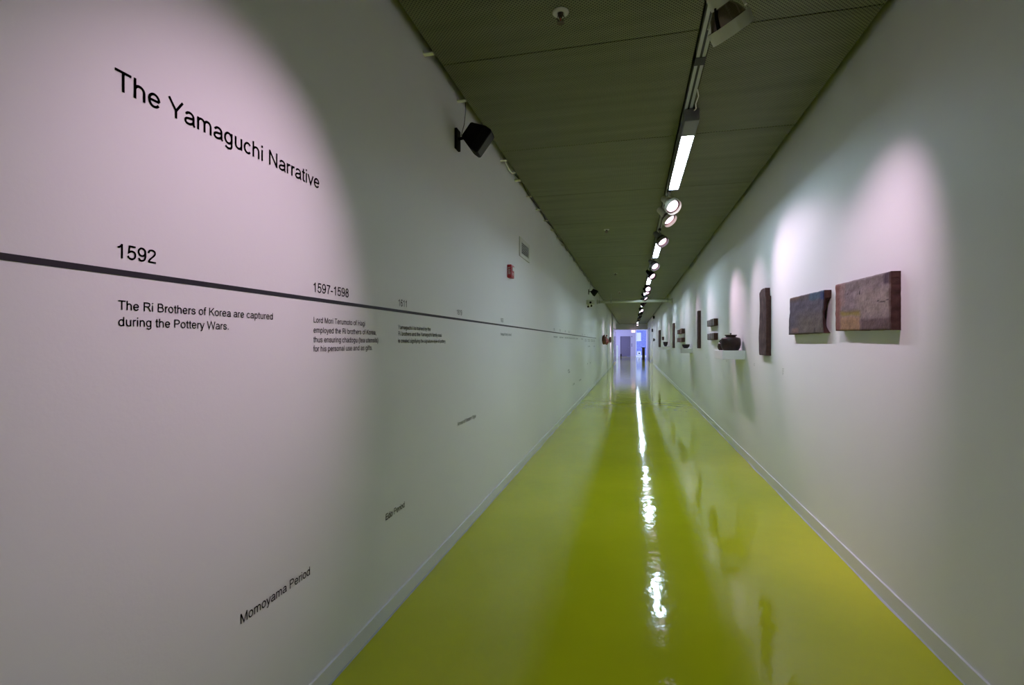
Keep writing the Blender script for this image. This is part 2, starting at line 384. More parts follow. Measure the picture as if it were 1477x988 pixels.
# ---------------------------------------------------------------- slot clips and cable on the left
CO = ['first', 'second', 'third', 'fourth', 'fifth wide', 'sixth', 'seventh', 'eighth', 'ninth', 'tenth', 'eleventh', 'twelfth']
for i in range(46):
    y = 2.89 + .62 * i
    if y > 30: break
    wide = i == 4
    bm = bmesh.new()
    box(bm, XL, -1.196, -.016 if not wide else -.03, .016 if not wide else .03, -.006, 0)
    box(bm, XL, XL + .004, -.016, .016, 0, .014)
    o = obj('slot_clip', bm, 'clip'); o.location = (0, y, H - .003)
    near = 'first and nearest pale clip in the dark slot above the left wall' if i == 0 else 'second pale clip in the left slot, just before the black loudspeaker' if i == 1 else (CO[i] + ' pale clip in the left slot counted from the camera' if i < 12 else 'very small distant pale clip bridging the slot over the far left wall')
    tag(o, near, 'clip', 'clips in the left ceiling slot' if i > 1 else None)
bm = bmesh.new()
pts = [(XL + .02 + .014 * sin(i * 1.3), 5.3 + i * .25, 3.285 + .012 * sin(i * 2.1)) for i in range(52)]
tube(bm, pts, .006, 6)
tag(obj('slot_cable', bm, 'cable'), 'dark cable lying along the slot above the left wall', 'cable')
bm = bmesh.new(); tube(bm, [(-1.245, 4.9, 3.29), (-1.235, 4.98, 3.24), (-1.22, 5.06, 3.225), (-1.20, 5.12, 3.25)], .010, 8)
tag(obj('conduit_bend', bm, 'pipe'), 'pale curved conduit stub in the left slot just beyond the loudspeaker', 'conduit')

# ---------------------------------------------------------------- sprinklers
def sprinkler(loc, label):
    t = thing('sprinkler_head', label, 'sprinkler', loc, group='ceiling sprinklers')
    bm = bmesh.new(); lathe(bm, [(.018, .0), (.044, 0), (.045, -.004), (.036, -.012), (.020, -.010), (.018, 0)], 28); obj('escutcheon', bm, 'cream', t, True)
    bm = bmesh.new(); lathe(bm, [(0, .01), (.016, .01), (.016, -.02), (.011, -.022), (.011, -.03), (.006, -.034), (0, -.034)], 16)
    for s in (1, -1): tube(bm, [(s * .013, 0, -.018), (s * .020, 0, -.032), (s * .012, 0, -.050), (0, 0, -.056)], .003, 6)
    obj('frame', bm, 'brass', t)
    bm = bmesh.new(); tube(bm, [(0, 0, -.03), (0, 0, -.054)], .003, 8); obj('glass_bulb', bm, 'red', t)
    bm = bmesh.new(); lathe(bm, [(0, -.056), (.009, -.056), (.020, -.059), (.020, -.061), (0, -.060)], 12); obj('deflector', bm, 'brass', t)
    return t
for p, l in (((-.379, 2.70, H), 'nearest pendent sprinkler with round pale escutcheon, top of the picture'), ((-.395, 8.03, H), 'second pendent sprinkler along the ceiling'), ((-.42, 13.1, H), 'third pendent sprinkler, small and far'), ((-.44, 17.9, H), 'dark pendent sprinkler just before the cross pipe')): sprinkler(p, l)

# ---------------------------------------------------------------- loudspeakers
def speaker(loc, label, rot=(.646, -.072, 1.72)):
    t = thing('loudspeaker', label, 'loudspeaker', loc, group='loudspeakers on the left wall')
    bm = bmesh.new()
    # wedge cabinet: wide front baffle, narrow back, cut lower edge
    fr = [(-.073, -.09), (.073, -.09), (.073, .098), (-.073, .098)]; bk = [(-.043, -.054), (.043, -.054), (.043, .065), (-.043, .065)]
    mid = fr
    rows = [[(x, -.075, z) for x, z in fr], [(x, -.02, z) for x, z in mid], [(x, .095, z) for x, z in bk]]
    R = Matrix.Rotation(rot[2], 4, 'Z') @ Matrix.Rotation(rot[0], 4, 'X') @ Matrix.Rotation(rot[1], 4, 'Y')
    vv = [[bm.verts.new(R @ Vector(p)) for p in r] for r in rows]
    for a, b in zip(vv, vv[1:]):
        for i in range(4): bm.faces.new((a[i], b[i], b[(i+1) % 4], a[(i+1) % 4]))
    bm.faces.new(vv[0]); bm.faces.new(vv[-1][::-1])
    bmesh.ops.recalc_face_normals(bm, faces=bm.faces)
    bmesh.ops.bevel(bm, geom=list(bm.edges), offset=.006, segments=2, affect='EDGES')
    obj('cabinet', bm, 'black', t)
    bm = bmesh.new(); box(bm, -.062, .062, -.0795, -.0755, -.078, .086, bev=.001, mtx=R); obj('grille', bm, 'trackdark', t)
    wx = XL - loc[0]
    bm = bmesh.new(); box(bm, wx, wx + .02, .0, .08, -.05, .10, bev=.003); obj('wall_plate', bm, 'black', t)
    bm = bmesh.new(); tube(bm, [(wx + .015, .04, .03), (wx + .05, .03, .03), R @ Vector((0, .08, .0))], .012, 8); obj('bracket', bm, 'black', t)
    bm = bmesh.new(); tube(bm, [(wx + .03, .06, .06), (wx + .045, .09, .16), (wx + .05, .10, .24), (wx + .045, .12, .345)], .0025, 6); obj('speaker_cable', bm, 'cable', t)
    return t
speaker((-1.089, 3.443, 2.923), 'large black wedge loudspeaker high on the left wall, nearest')
speaker((-1.089, 14.85, 2.94), 'small distant black loudspeaker on the left wall before the cross pipe')

# ---------------------------------------------------------------- cross pipe with hangers, box and fittings at its left end
t = thing('cross_pipe', 'cream painted pipe crossing the corridor below the ceiling', 'pipe', (0, 18.5, 2.96))
bm = bmesh.new(); tube(bm, [(XL, 0, 0), (XR, 0, 0)], .052, 18); obj('pipe', bm, 'pipe', t, True)
for x in (XL + .02, XR - .02):
    bm = bmesh.new(); lathe(bm, [(0, -.02), (.085, -.02), (.085, .02), (0, .02)], 20, Matrix.Translation((x, 0, 0)) @ Matrix.Rotation(pi/2, 4, 'Y')); obj('flange', bm, 'pipe', t)
for x in (XL + .10, -.75, XR - .16):
    bm = bmesh.new(); tube(bm, [(x, 0, .05), (x, 0, .29)], .006, 6)
    lathe(bm, [(.053, -.018), (.060, -.018), (.060, .018), (.053, .018), (.053, -.018)], 18, Matrix.Translation((x, 0, 0)) @ Matrix.Rotation(pi/2, 4, 'Y'))
    obj('hanger', bm, 'track', t)
t = thing('wall_projector', 'pale box with small black fittings on the left wall by the cross pipe', 'projector', (XL, 14.3, 2.62))
obj('housing', B(0, .22, -.12, .12, -.07, .05, bev=.008), 'pipe', t)
bm = bmesh.new(); tube(bm, [(.12, -.12, -.02), (.12, -.17, -.03)], .03, 14); obj('lens', bm, 'black', t)
for p in ((.14, -.05, -.11), (.05, -.06, -.13)):
    bm = bmesh.new(); tube(bm, [p, (p[0], p[1] - .05, p[2] - .012)], .026, 10); tube(bm, [p, (p[0], p[1], -.06)], .006, 6); obj('small_lamp', bm, 'black', t)
t = thing('corner_sensor', 'small black sensor at the top of the right wall far away', 'sensor', (XR, 33.0, 3.1))
bm = bmesh.new(); box(bm, -.12, 0, -.08, .08, -.09, .09, bev=.02); obj('housing', bm, 'black', t)

# ---------------------------------------------------------------- lettering in strokes (plain grotesque letterforms)
def arc(cx, cy, rx, ry, a0, a1, n=None):
    n = n or max(4, int(abs(a1 - a0) / 18))
    return [(cx + rx * cos(radians(a0 + (a1 - a0) * i / n)), cy + ry * sin(radians(a0 + (a1 - a0) * i / n))) for i in range(n + 1)]
def sm(pts, it=2):
    for _ in range(it):
        q = [pts[0]]
        for a, b in zip(pts, pts[1:]):
            q += [(a[0]*.75 + b[0]*.25, a[1]*.75 + b[1]*.25), (a[0]*.25 + b[0]*.75, a[1]*.25 + b[1]*.75)]
        q.append(pts[-1]); pts = q
    return pts
o_ = lambda cx, cy, rx, ry: arc(cx, cy, rx, ry, 0, 360, 24)
SST = sm([(425, 365), (385, 450), (262, 490), (125, 455), (85, 375), (140, 300), (262, 268), (385, 232), (435, 150), (385, 65), (258, 28), (115, 70), (68, 165)])
G = {
 'T': (611, [[(305, 0), (305, 716)], [(20, 673), (590, 673)]]),
 'Y': (667, [[(334, 0), (334, 310)], [(334, 290), (40, 716)], [(334, 290), (628, 716)]]),
 'N': (722, [[(122, 0), (122, 716)], [(122, 690), (600, 26)], [(600, 0), (600, 716)]]),
 'H': (722, [[(125, 0), (125, 716)], [(597, 0), (597, 716)], [(125, 372), (597, 372)]]),
 'L': (556, [[(120, 0), (120, 716)], [(76, 43), (525, 43)]]),
 'E': (667, [[(125, 0), (125, 716)], [(81, 43), (620, 43)], [(81, 372), (580, 372)], [(81, 673), (605, 673)]]),
 'D': (722, [[(125, 0), (125, 716)], [(81, 673), (330, 673)] + arc(330, 358, 305, 315, 90, -90) + [(81, 43)]]),
 'M': (833, [[(120, 0), (120, 716)], [(712, 0), (712, 716)], [(130, 700), (416, 26), (702, 700)]]),
 'R': (722, [[(125, 0), (125, 716)], [(81, 673), (430, 673)] + arc(430, 522, 160, 151, 90, -90) + [(125, 371)], [(400, 365), (500, 270), (650, 0)]]),
 'P': (667, [[(125, 0), (125, 716)], [(81, 673), (400, 673)] + arc(400, 508, 175, 165, 90, -90) + [(125, 343)]]),
 'B': (667, [[(125, 0), (125, 716)], [(81, 673), (370, 673)] + arc(370, 532, 150, 141, 90, -90) + [(125, 391)], [(125, 391), (400, 391)] + arc(400, 217, 175, 174, 90, -90) + [(81, 43)]]),
 'K': (667, [[(122, 0), (122, 716)], [(600, 716), (125, 262)], [(285, 415), (620, 0)]]),
 'W': (944, [[(45, 716), (235, 20), (472, 690), (709, 20), (899, 716)]]),
 'I': (278, [[(139, 0), (139, 716)]]),
 'A': (667, [[(40, 0), (334, 700), (628, 0)], [(140, 255), (528, 255)]]),
 'S': (667, [[(x * 1.28, y * 1.38) for x, y in SST]]),
 'F': (611, [[(125, 0), (125, 716)], [(81, 673), (570, 673)], [(81, 365), (500, 365)]]),
 'X': (667, [[(50, 716), (617, 0)], [(617, 716), (50, 0)]]),
 'a': (556, [[(500, 0), (455, 60), (450, 200), (450, 340)] + arc(275, 345, 175, 143, 0, 165), sm([(450, 298), (330, 270), (170, 250), (80, 190), (80, 90), (175, 28), (330, 50), (440, 130), (450, 210)])]),
 'b': (556, [[(110, 0), (110, 716)], o_(290, 259, 184, 228)]),
 'c': (500, [arc(262, 259, 188, 228, 40, 320)]),
 'd': (556, [[(446, 0), (446, 716)], o_(264, 259, 184, 228)]),
 'e': (556, [[(88, 262), (472, 262)], arc(278, 259, 196, 228, 2, 328)]),
 'f': (278, [[(135, 0), (135, 590)] + sm([(135, 590), (150, 680), (210, 690), (280, 680)]), [(12, 478), (265, 478)]]),
 'g': (556, [[(446, 519), (446, -40)] + arc(270, -40, 176, 130, 0, -155), o_(264, 265, 184, 224)]),
 'h': (556, [[(110, 0), (110, 716)], [(110, 300)] + arc(278, 315, 168, 170, 175, 0) + [(446, 0)]]),
 'i': (222, [[(111, 0), (111, 519)], [(111, 622), (111, 716)]]),
 'k': (500, [[(110, 0), (110, 716)], [(430, 519), (115, 200)], [(235, 320), (450, 0)]]),
 'l': (222, [[(111, 0), (111, 716)]]),
 'm': (833, [[(110, 0), (110, 519)], [(110, 300)] + arc(263, 330, 153, 155, 175, 0) + [(416, 0)], [(416, 300)] + arc(569, 330, 153, 155, 175, 0) + [(722, 0)]]),
 'n': (556, [[(110, 0), (110, 519)], [(110, 300)] + arc(278, 315, 168, 170, 175, 0) + [(446, 0)]]),
 'o': (556, [o_(278, 259, 198, 228)]),
 'p': (556, [[(110, -205), (110, 519)], o_(290, 259, 184, 228)]),
 'r': (333, [[(110, 0), (110, 519)], [(110, 280)] + arc(262, 300, 152, 178, 175, 68)]),
 's': (500, [SST]),
 't': (278, [[(140, 660), (140, 110)] + sm([(140, 110), (150, 40), (210, 34), (262, 42)]), [(20, 478), (255, 478)]]),
 'u': (556, [[(110, 519), (110, 205)] + arc(278, 200, 168, 170, 185, 360)[1:] + [(446, 300)], [(446, 0), (446, 519)]]),
 'v': (500, [[(40, 519), (250, 25), (460, 519)]]),
 'w': (722, [[(40, 519), (190, 25), (361, 490), (532, 25), (682, 519)]]),
 'y': (500, [[(40, 519), (255, 10)], [(460, 519), (245, -40)] + sm([(245, -40), (205, -150), (130, -172), (60, -160)])]),
 '1': (556, [[(325, 0), (325, 716)], sm([(325, 690), (270, 600), (200, 555), (115, 520)])]),
 '2': (556, [sm([(85, 510), (100, 640), (270, 695), (430, 640), (455, 500), (360, 370), (180, 220), (70, 50)]), [(55, 43), (500, 43)]]),
 '5': (556, [[(480, 673), (165, 673), (118, 350)] + sm([(118, 350), (200, 430), (340, 440), (455, 360), (465, 190), (385, 60), (250, 28), (120, 70), (75, 180)])]),
 '6': (556, [o_(285, 228, 186, 198), sm([(468, 555), (410, 665), (300, 690), (170, 640), (95, 480), (88, 340), (100, 228)])]),
 '7': (556, [[(48, 673), (500, 673)], sm([(495, 673), (360, 500), (260, 250), (220, 0)])]),
 '8': (556, [o_(278, 540, 155, 148), o_(278, 208, 190, 180)]),
 '9': (556, [o_(271, 488, 186, 198), sm([(88, 161), (146, 51), (256, 26), (386, 76), (461, 236), (468, 376), (456, 488)])]),
 '0': (556, [o_(278, 358, 190, 330)]),
 '3': (556, [sm([(85, 540), (120, 660), (270, 695), (425, 640), (435, 500), (370, 400), (230, 380)]), sm([(230, 380), (400, 370), (480, 270), (450, 90), (270, 22), (110, 60), (72, 180)])]),
 '4': (556, [[(400, 0), (400, 716)], [(390, 690), (55, 210)], [(30, 205), (520, 205)]]),
 '-': (333, [[(35, 265), (298, 265)]]),
 '.': (278, [[(139, 0), (139, 100)]]),
 ',': (278, [[(139, 100), (139, 0), (110, -120)]]),
 '(': (333, [sm([(285, 716), (150, 500), (110, 253), (150, 0), (285, -205)])]),
 ')': (333, [sm([(48, 716), (183, 500), (223, 253), (183, 0), (48, -205)])]),
 ' ': (278, []),
}
def ribbon(bm, pts, hw, f):
    P = []
    for p in pts:
        v = Vector((p[0], p[1]))
        if not P or (v - P[-1]).length > 1.5: P.append(v)
    closed = len(P) > 6 and (P[0] - P[-1]).length < 3
    if closed: P.pop()
    n = len(P); L_, R_ = [], []
    for i in range(n):
        if closed: a, b = P[i - 1], P[(i + 1) % n]
        else: a, b = P[max(i - 1, 0)], P[min(i + 1, n - 1)]
        d1 = (P[i] - a).normalized() if (P[i] - a).length > 0 else None
        d2 = (b - P[i]).normalized() if (b - P[i]).length > 0 else None
        if d1 is None: d1 = d2
        if d2 is None: d2 = d1
        n1 = Vector((-d1.y, d1.x)); n2 = Vector((-d2.y, d2.x)); m = n1 + n2
        if m.length < .2: m = n1
        m.normalize(); k = hw / max(m.dot(n1), .45)
        L_.append(bm.verts.new(f(*(P[i] + m * k)))); R_.append(bm.verts.new(f(*(P[i] - m * k))))
    for i in range(n if closed else n - 1):
        j = (i + 1) % n
        bm.faces.new((R_[i], R_[j], L_[j], L_[i]))
def textw(s): return sum(G[ch][0] for ch in s)
def lettering(bm, s, y0, zb, em, f3, width=None, hw=43):
    k = (width / (textw(s) / 1000 * em)) if width else 1
    x = 0
    for ch in s:
        adv, strokes = G[ch]
        for st in strokes:
            ribbon(bm, st, hw + 3, lambda a, b, x=x: f3(y0 + (x + a) * em / 1000 * k, zb + b * em / 1000))
        x += adv
def wall_text(lines, label, cat='wall lettering', name='wall_lettering', group=None):
    """lines: (string, y0, baseline z, em, width or None) as vinyl on the left wall"""
    bm = bmesh.new()
    for s, y0, zb, em, wd_ in lines:
        lettering(bm, s, y0, zb, em, lambda a, b: (XL + .0012, a, b), wd_)
    r = bmesh.ops.solidify(bm, geom=list(bm.faces), thickness=.0006)
    for v in bm.verts:
        v.co.x = XL + (.0012 if v.co.x > XL + .0009 else .0)
    return tag(obj(name, bm, 'vinyl'), label, cat, group)
EMB = .0332
wall_text([('The Yamaguchi Narrative', .982, 2.089, .0740, .845)], 'large black title lettering reading The Yamaguchi Narrative')
wall_text([('1592', .985, 1.666, .0505, None)], 'largest black year numerals, above the stripe under the title')
wall_text([('The Ri Brothers of Korea are captured', .991, 1.535, EMB, .560), ('during the Pottery Wars.', .991, 1.4935, EMB, None)], 'black two-line text about the Ri Brothers below 1592')
wall_text([('1597-1598', 1.779, 1.659, .0545, .268)], 'hyphenated pair of black years above the stripe')
wall_text([('Lord Mori Terumoto of Hagi', 1.784, 1.534, EMB, None), ('employed the Ri brothers of Korea,', 1.784, 1.4925, EMB, None), ('thus ensuring chadogu (tea utensils)', 1.784, 1.4535, EMB, None), ('for his personal use and as gifts.', 1.784, 1.416, EMB, None)], 'four-line black text about Lord Mori below 1597-1598')
wall_text([('1611', 2.540, 1.657, .0530, None)], 'black year above the stripe, third date from the left')
wall_text([('Yamaguchi I is trained by the', 2.540, 1.5285, EMB, .46), ('Ri brothers and the Yamaguchi family seal', 2.540, 1.4925, EMB, .65), ('is created signifying the signature style of pottery.', 2.540, 1.4525, EMB, .73)], 'three-line black text about the family seal below 1611')
wall_text([('1619', 3.49, 1.662, .053, None)], 'small black year above the stripe, fourth date from the left')
wall_text([('1663', 4.745, 1.660, .053, None)], 'small blurred year above the stripe, fifth date from the left')
wall_text([('Yamaguchi family is trained', 4.745, 1.528, .038, .46)], 'short blurred caption under the timeline below the fifth date')
wall_text([('Momoyama Period', 1.393, .519, .0465, .372)], 'black words Momoyama Period low on the left wall')
wall_text([('Edo Period', 2.393, .517, .0465, None)], 'black words Edo Period low on the left wall')
wall_text([('Arrival of Western Style', 3.505, .834, .042, .45)], 'small black words under the timeline near the blurred middle of the wall')
ORD = ['nearest', 'second nearest', 'third nearest', 'fourth nearest', 'fifth nearest', 'sixth nearest', 'seventh nearest', 'eighth nearest', 'ninth nearest', 'tenth nearest', 'farthest']
yrs = ['1700', '1745', '1789', '1803', '1868', '1905', '1912']
for i, (y, s) in enumerate(zip((8.16, 8.85, 9.56, 10.15, 13.0, 13.7, 14.4), yrs)):
    wall_text([(s, y, 1.66, .053, None)], ORD[i] + ' of the tiny date marks above the far half of the timeline', group='tiny far years above the timeline')
for i, (y, wd_) in enumerate(((8.16, .45), (8.85, .5), (9.56, .5), (10.15, .55), (10.8, .5), (11.45, .5), (12.75, .5), (13.7, .6), (14.6, .8), (15.8, .8), (16.8, .7))):
    ls = [('family is trained', y, 1.545, .04, wd_)]
    if i > 6: ls.append(('is created', y, 1.50, .04, wd_))
    wall_text(ls, ORD[i] + ' of the tiny captions under the far half of the timeline', group='tiny far captions below the timeline')
WH = ['just left of the timeline end, upper', 'right at the timeline end', 'at knee height under the first tiny captions, upper', 'at knee height under the first tiny captions, lower', 'lowest and nearest', 'lowest and second nearest', 'midway down the wall near the timeline end, left', 'midway down the wall near the timeline end, right']
for i, (y, z, wd_) in enumerate(((14.7, 1.34, .8), (16.9, 1.33, .6), (10.0, .885, .3), (10.1, .84, .3), (10.9, .53, .35), (12.2, .52, .55), (14.4, .84, .3), (15.4, .83, .3))):
    wall_text([('of pottery', y, z, .055, wd_)], 'tiny dark note ' + WH[i], group='tiny notes on the far left wall')
tag(obj('timeline_stripe', B(XL, XL + .0015, -3, 18.14, 1.6215, 1.6365), 'vinyl'), 'black timeline stripe running the length of the left wall', 'stripe')

# ---------------------------------------------------------------- vent and fire alarm on the left wall
t = thing('wall_vent', 'pale square louvred air vent high on the left wall', 'vent', (XL, 5.86, 2.565))
bm = bmesh.new()
for a, b, c_, e in ((-.28, -.19, -.11, .11), (.22, .28, -.11, .11), (-.19, .22, .07, .11), (-.19, .22, -.11, -.07)): box(bm, 0, .012, a, b, c_, e)
obj('vent_frame', bm, 'ventm', t)
obj('vent_back', B(.0005, .003, -.19, .22, -.07, .07), 'trackdark', t)
sl = None
for k in range(7):
    z = -.062 + k * .0203
    if sl is None:
        bm = bmesh.new(); box(bm, .003, .015, -.189, .219, -.0035, .0035, mtx=Matrix.Translation((0, 0, 0))); 
        for v in bm.verts: v.co.z += (.012 - v.co.x) * .7
        sl = obj('slat', bm, 'ventm', t); sl.location = (0, 0, z)
    else:
        c = sl.copy(); C.objects.link(c); c.parent = t; c.location = (0, 0, z)
t = thing('fire_alarm', 'red fire alarm box with white lettering on the left wall', 'fire alarm', (XL, 5.02, 2.20))
obj('alarm_body', B(0, .046, 0, .125, -.068, .066, bev=.004), 'red', t)
obj('strobe', B(.0461, .056, .03, .10, .005, .045, bev=.003), 'white', t)
obj('test_tab', B(.0, .05, .126, .15, .045, .055), 'white', t)
bm = bmesh.new()
lettering(bm, 'FIRE', 0, 0, .034, lambda a, b: (.034 - b, -.0006, .040 - a), None, 50)
ft = obj('letters', bm, 'white', t)
bm = bmesh.new(); lettering(bm, 'FIRE', .022, -.04, .034, lambda a, b: (.0466, a, b), None, 50); obj('letters', bm, 'white', t)

# ---------------------------------------------------------------- clay slabs on the right wall
def nz(*a): return noise.noise(Vector(a))
def slab(name, label, y0, y1, z0, z1, th, colf, nu=56, nv=36, left=None, right=None, top=None, bot=None, depth=None, seed=0, cat='ceramic slab', group=None, side=1, wallx=None):
    """u=0 far edge (y1) ... u=1 near edge (y0); v=0 bottom"""
    wallx = XR if wallx is None else wallx
    cx, cz = (y0 + y1) / 2, (z0 + z1) / 2
    bm = bmesh.new(); col = bm.loops.layers.float_color.new('glaze')
    W, Hh = y1 - y0, z1 - z0
    def P(u, v):
        l = (left(v) if left else 0) + .004 * nz(v * 9, seed, 1); r = (right(v) if right else 0) + .004 * nz(v * 9, seed, 5)
        b = (bot(u) if bot else 0) + .003 * nz(u * 9, seed, 9); t_ = (top(u) if top else 0) + .003 * nz(u * 9, seed, 13)
        y = y1 + l + (y0 + r - y1 - l) * u
        z = z0 + b + (z1 + t_ - z0 - b) * v
        dd = th * (depth(u, v) if depth else 1) + .0025 * nz(u * 7, v * 7, seed)
        e = min(u * W, (1 - u) * W, v * Hh, (1 - v) * Hh)
        dd -= .004 * max(0, 1 - e / .008)
        return Vector((-side * dd, y - cx, z - cz))
    g = [[bm.verts.new(P(i / nu, j / nv)) for j in range(nv + 1)] for i in range(nu + 1)]
    cols = {}
    for i in range(nu + 1):
        for j in range(nv + 1): cols[g[i][j]] = colf(i / nu, j / nv)
    for i in range(nu):
        for j in range(nv): bm.faces.new((g[i][j], g[i + 1][j], g[i + 1][j + 1], g[i][j + 1]))
    loop = [g[i][0] for i in range(nu)] + [g[nu][j] for j in range(nv)] + [g[i][nv] for i in range(nu, 0, -1)] + [g[0][j] for j in range(nv, 0, -1)]
    back = []
    sidec = (.075, .035, .028)
    mids = []
    for q in loop:
        m_ = bm.verts.new((q.co.x * .5, q.co.y + .003 * nz(q.co.y * 20, q.co.z * 20, seed), q.co.z)); cols[m_] = sidec; mids.append(m_)
        b_ = bm.verts.new((0, q.co.y, q.co.z)); cols[b_] = tuple(c * .8 for c in sidec); back.append(b_)
    n = len(loop); sides = []
    dup = {}
    for k in range(n):
        j = (k + 1) % n
        sides.append(bm.faces.new((loop[j], loop[k], mids[k], mids[j]))); sides.append(bm.faces.new((mids[j], mids[k], back[k], back[j])))
    bm.faces.new(back)
    sset = set(sides)
    for f in bm.faces:
        for lp in f.loops:
            c = sidec if f in sset and lp.vert in cols and lp.vert.co.x * -side > .6 * th else cols[lp.vert]
            lp[col] = (*c, 1)
    bmesh.ops.recalc_face_normals(bm, faces=bm.faces)
    o = obj(name, bm, 'clay'); o.location = (wallx, cx, cz)
    for p in o.data.polygons: p.use_smooth = False
    return tag(o, label, cat, group)
def mixc(a, b, t): t = max(0, min(1, t)); return tuple(x + (y - x) * t for x, y in zip(a, b))
def st(a, b, x):
    t = max(0, min(1, (x - a) / (b - a))); return t * t * (3 - 2 * t)
def boxm(u, v, u0, u1, v0, v1, s=.03):
    return st(u0 - s, u0 + s, u) * (1 - st(u1 - s, u1 + s, u)) * st(v0 - s, v0 + s, v) * (1 - st(v1 - s, v1 + s, v))
def col1(u, v):
    wu = u + .03 * nz(u * 6, v * 6, 3); wv = v + .04 * nz(u * 6, v * 6, 8)
    c = (.19, .145, .15)
    c = mixc(c, (.235, .19, .165), boxm(wu, wv, .45, 1.1, .25, .75, .12))
    c = mixc(c, (.165, .135, .125), boxm(wu, wv, .2, .95, .82, 1.1, .06) * .8)
    c = mixc(c, (.17, .065, .05), 1 - st(.09, .17, wu))
    c = mixc(c, (.22, .13, .11), boxm(wu, wv, .1, .22, .5, 1.1, .03) * .7)
    c = mixc(c, (.185, .14, .022), boxm(wu, wv, .13, .52, .30, .385, .035))
    c = mixc(c, (.27, .165, .085), boxm(wu, wv, .12, .51, -.1, .29, .025))
    c = mixc(c, (.10, .062, .06), boxm(wu, wv, .52, 1.0, -.1, .22, .035))
    c = mixc(c, (.045, .022, .035), boxm(wu, wv, .90, 1.1, .80, 1.1, .03))
    c = mixc(c, (.09, .055, .045), st(.965, .995, wu) * .8)
    c = mixc(c, (.01, .008, .01), max(boxm(u, v, .492, .512, .70, .77, .006), boxm(u, v, .265, .28, .74, .765, .005)))
    c = mixc(c, (.03, .02, .02), boxm(u, v + .015 * sin(u * 30), .80, .98, .505, .520, .005))
    return mixc(c, tuple(x * .55 for x in c), max(0, nz(u * 40, v * 30, 2)) * .9)
def col2(u, v):
    wu = u + .03 * nz(u * 6, v * 6, 13); wv = v + .03 * nz(u * 6, v * 6, 18)
    c = (.062, .055, .075)
    c = mixc(c, (.095, .078, .066), boxm(wu, wv, .3, 1.1, -.1, .5, .2))
    c = mixc(c, (.055, .045, .045), boxm(wu, wv, -.1, .62, .86, 1.1, .04))
    c = mixc(c, (.10, .055, .035), boxm(wu, wv, -.1, .35, .93, 1.1, .04) * .8)
    c = mixc(c, (.022, .075, .12), boxm(wu, wv, .62, 1.1, .82, 1.1, .05) * .85)
    c = mixc(c, (.012, .03, .11), boxm(wu, wv, .93, 1.1, .78, .95, .03))
    c = mixc(c, (.18, .10, .07), boxm(wu, wv, .12, .34, .02, .16, .05) * .7)
    c = mixc(c, (.03, .02, .02), boxm(u, v, .78, .82, .02, .13, .01))
    return mixc(c, tuple(x * .6 for x in c), max(0, nz(u * 36, v * 30, 22)) * .9)
def colv(base, dark, sd):
    def f(u, v):
        c = mixc(base, dark, .5 + .9 * nz(u * 3, v * 9, sd))
        return mixc(c, tuple(x * .5 for x in c), max(0, nz(u * 20, v * 50, sd + 4)))
    return f
slab('clay_slab', 'large grey-mauve clay slab with ochre patch, nearest on the right wall', 3.056, 3.80, 1.520, 1.838, .05, col1, 84, 48, seed=1, top=lambda u: .010 * (1 - u) - .004, bot=lambda u: .014 * (1 - u))
slab('clay_slab', 'blue-grey clay slab with broken near edge, second on the right wall', 4.02, 4.80, 1.524, 1.832, .05, col2, 64, 40, seed=2,
     left=lambda v: .045 * (1 - v) + (.02 * nz(v * 4, 7, 7)), right=lambda v: .012 * sin(v * 5) , top=lambda u: .010 * (1 - u))
# chipped notch behind the near edge of the blue-grey slab
o = [q for q in bpy.data.objects if q.name == 'clay_slab.001'][0]
for v in o.data.vertices:
    if v.co.y < -.37 and v.co.x > -.03:
        zz = (v.co.z + .15) / .3; v.co.y += (.09 if v.co.x > -.005 else .035) * max(0, sin(min(1, max(0, zz / .82)) * pi)) ** .5 * (1 + .4 * nz(zz * 9, 1, 1))
slab('clay_slab', 'tall narrow brown clay slab with a jagged notched top', 5.60, 5.93, 1.322, 2.035, .05, colv((.115, .07, .072), (.055, .032, .032), 31), 30, 60, seed=3,
     top=lambda u: -.008 + (.0 if u > .25 else -.03 * (1 - u / .25)) - (.09 if u > .88 else 0) - .014 * abs(nz(u * 14, 3, 3)), left=lambda v: .02 * sin(v * 6), depth=lambda u, v: .8 + .2 * u)
slab('clay_slab', 'very dark tall clay bar between the tiles and the bowl shelf', 10.99, 11.16, 1.345, 2.126, .058, colv((.05, .022, .022), (.02, .01, .012), 41), 12, 40, seed=4)
slab('clay_slab', 'tall grey-brown clay slab beyond the paired far tiles', 17.49, 18.0, 1.288, 2.122, .05, colv((.16, .10, .09), (.07, .05, .05), 51), 14, 36, seed=5, right=lambda v: .03 * sin(v * 11))
slab('clay_slab', 'farthest tall brown clay slab on the right wall', 26.07, 27.3, 1.25, 2.11, .06, colv((.15, .08, .075), (.08, .045, .045), 61), 14, 30, seed=6)
slab('clay_tile', 'small square clay tile above the far bowl shelf', 23.3, 23.75, 1.59, 1.74, .08, colv((.11, .06, .06), (.05, .03, .03), 71), 10, 8, seed=7, cat='clay tile')
def colt(sd):
    def f(u, v):
        k = nz(u * 7 + sd, .3, sd)
        c = mixc((.15, .13, .11), (.06, .05, .055), .5 + 1.4 * k); c = mixc(c, (.30, .28, .29), st(.12, .35, nz(u * 9 + sd, 5, sd)) * .8)
        return mixc(c, (.05, .035, .03), (1 - st(0, .2, v)) * .5)
    return f
nm = {0: 'nearest', 1: 'farther'}
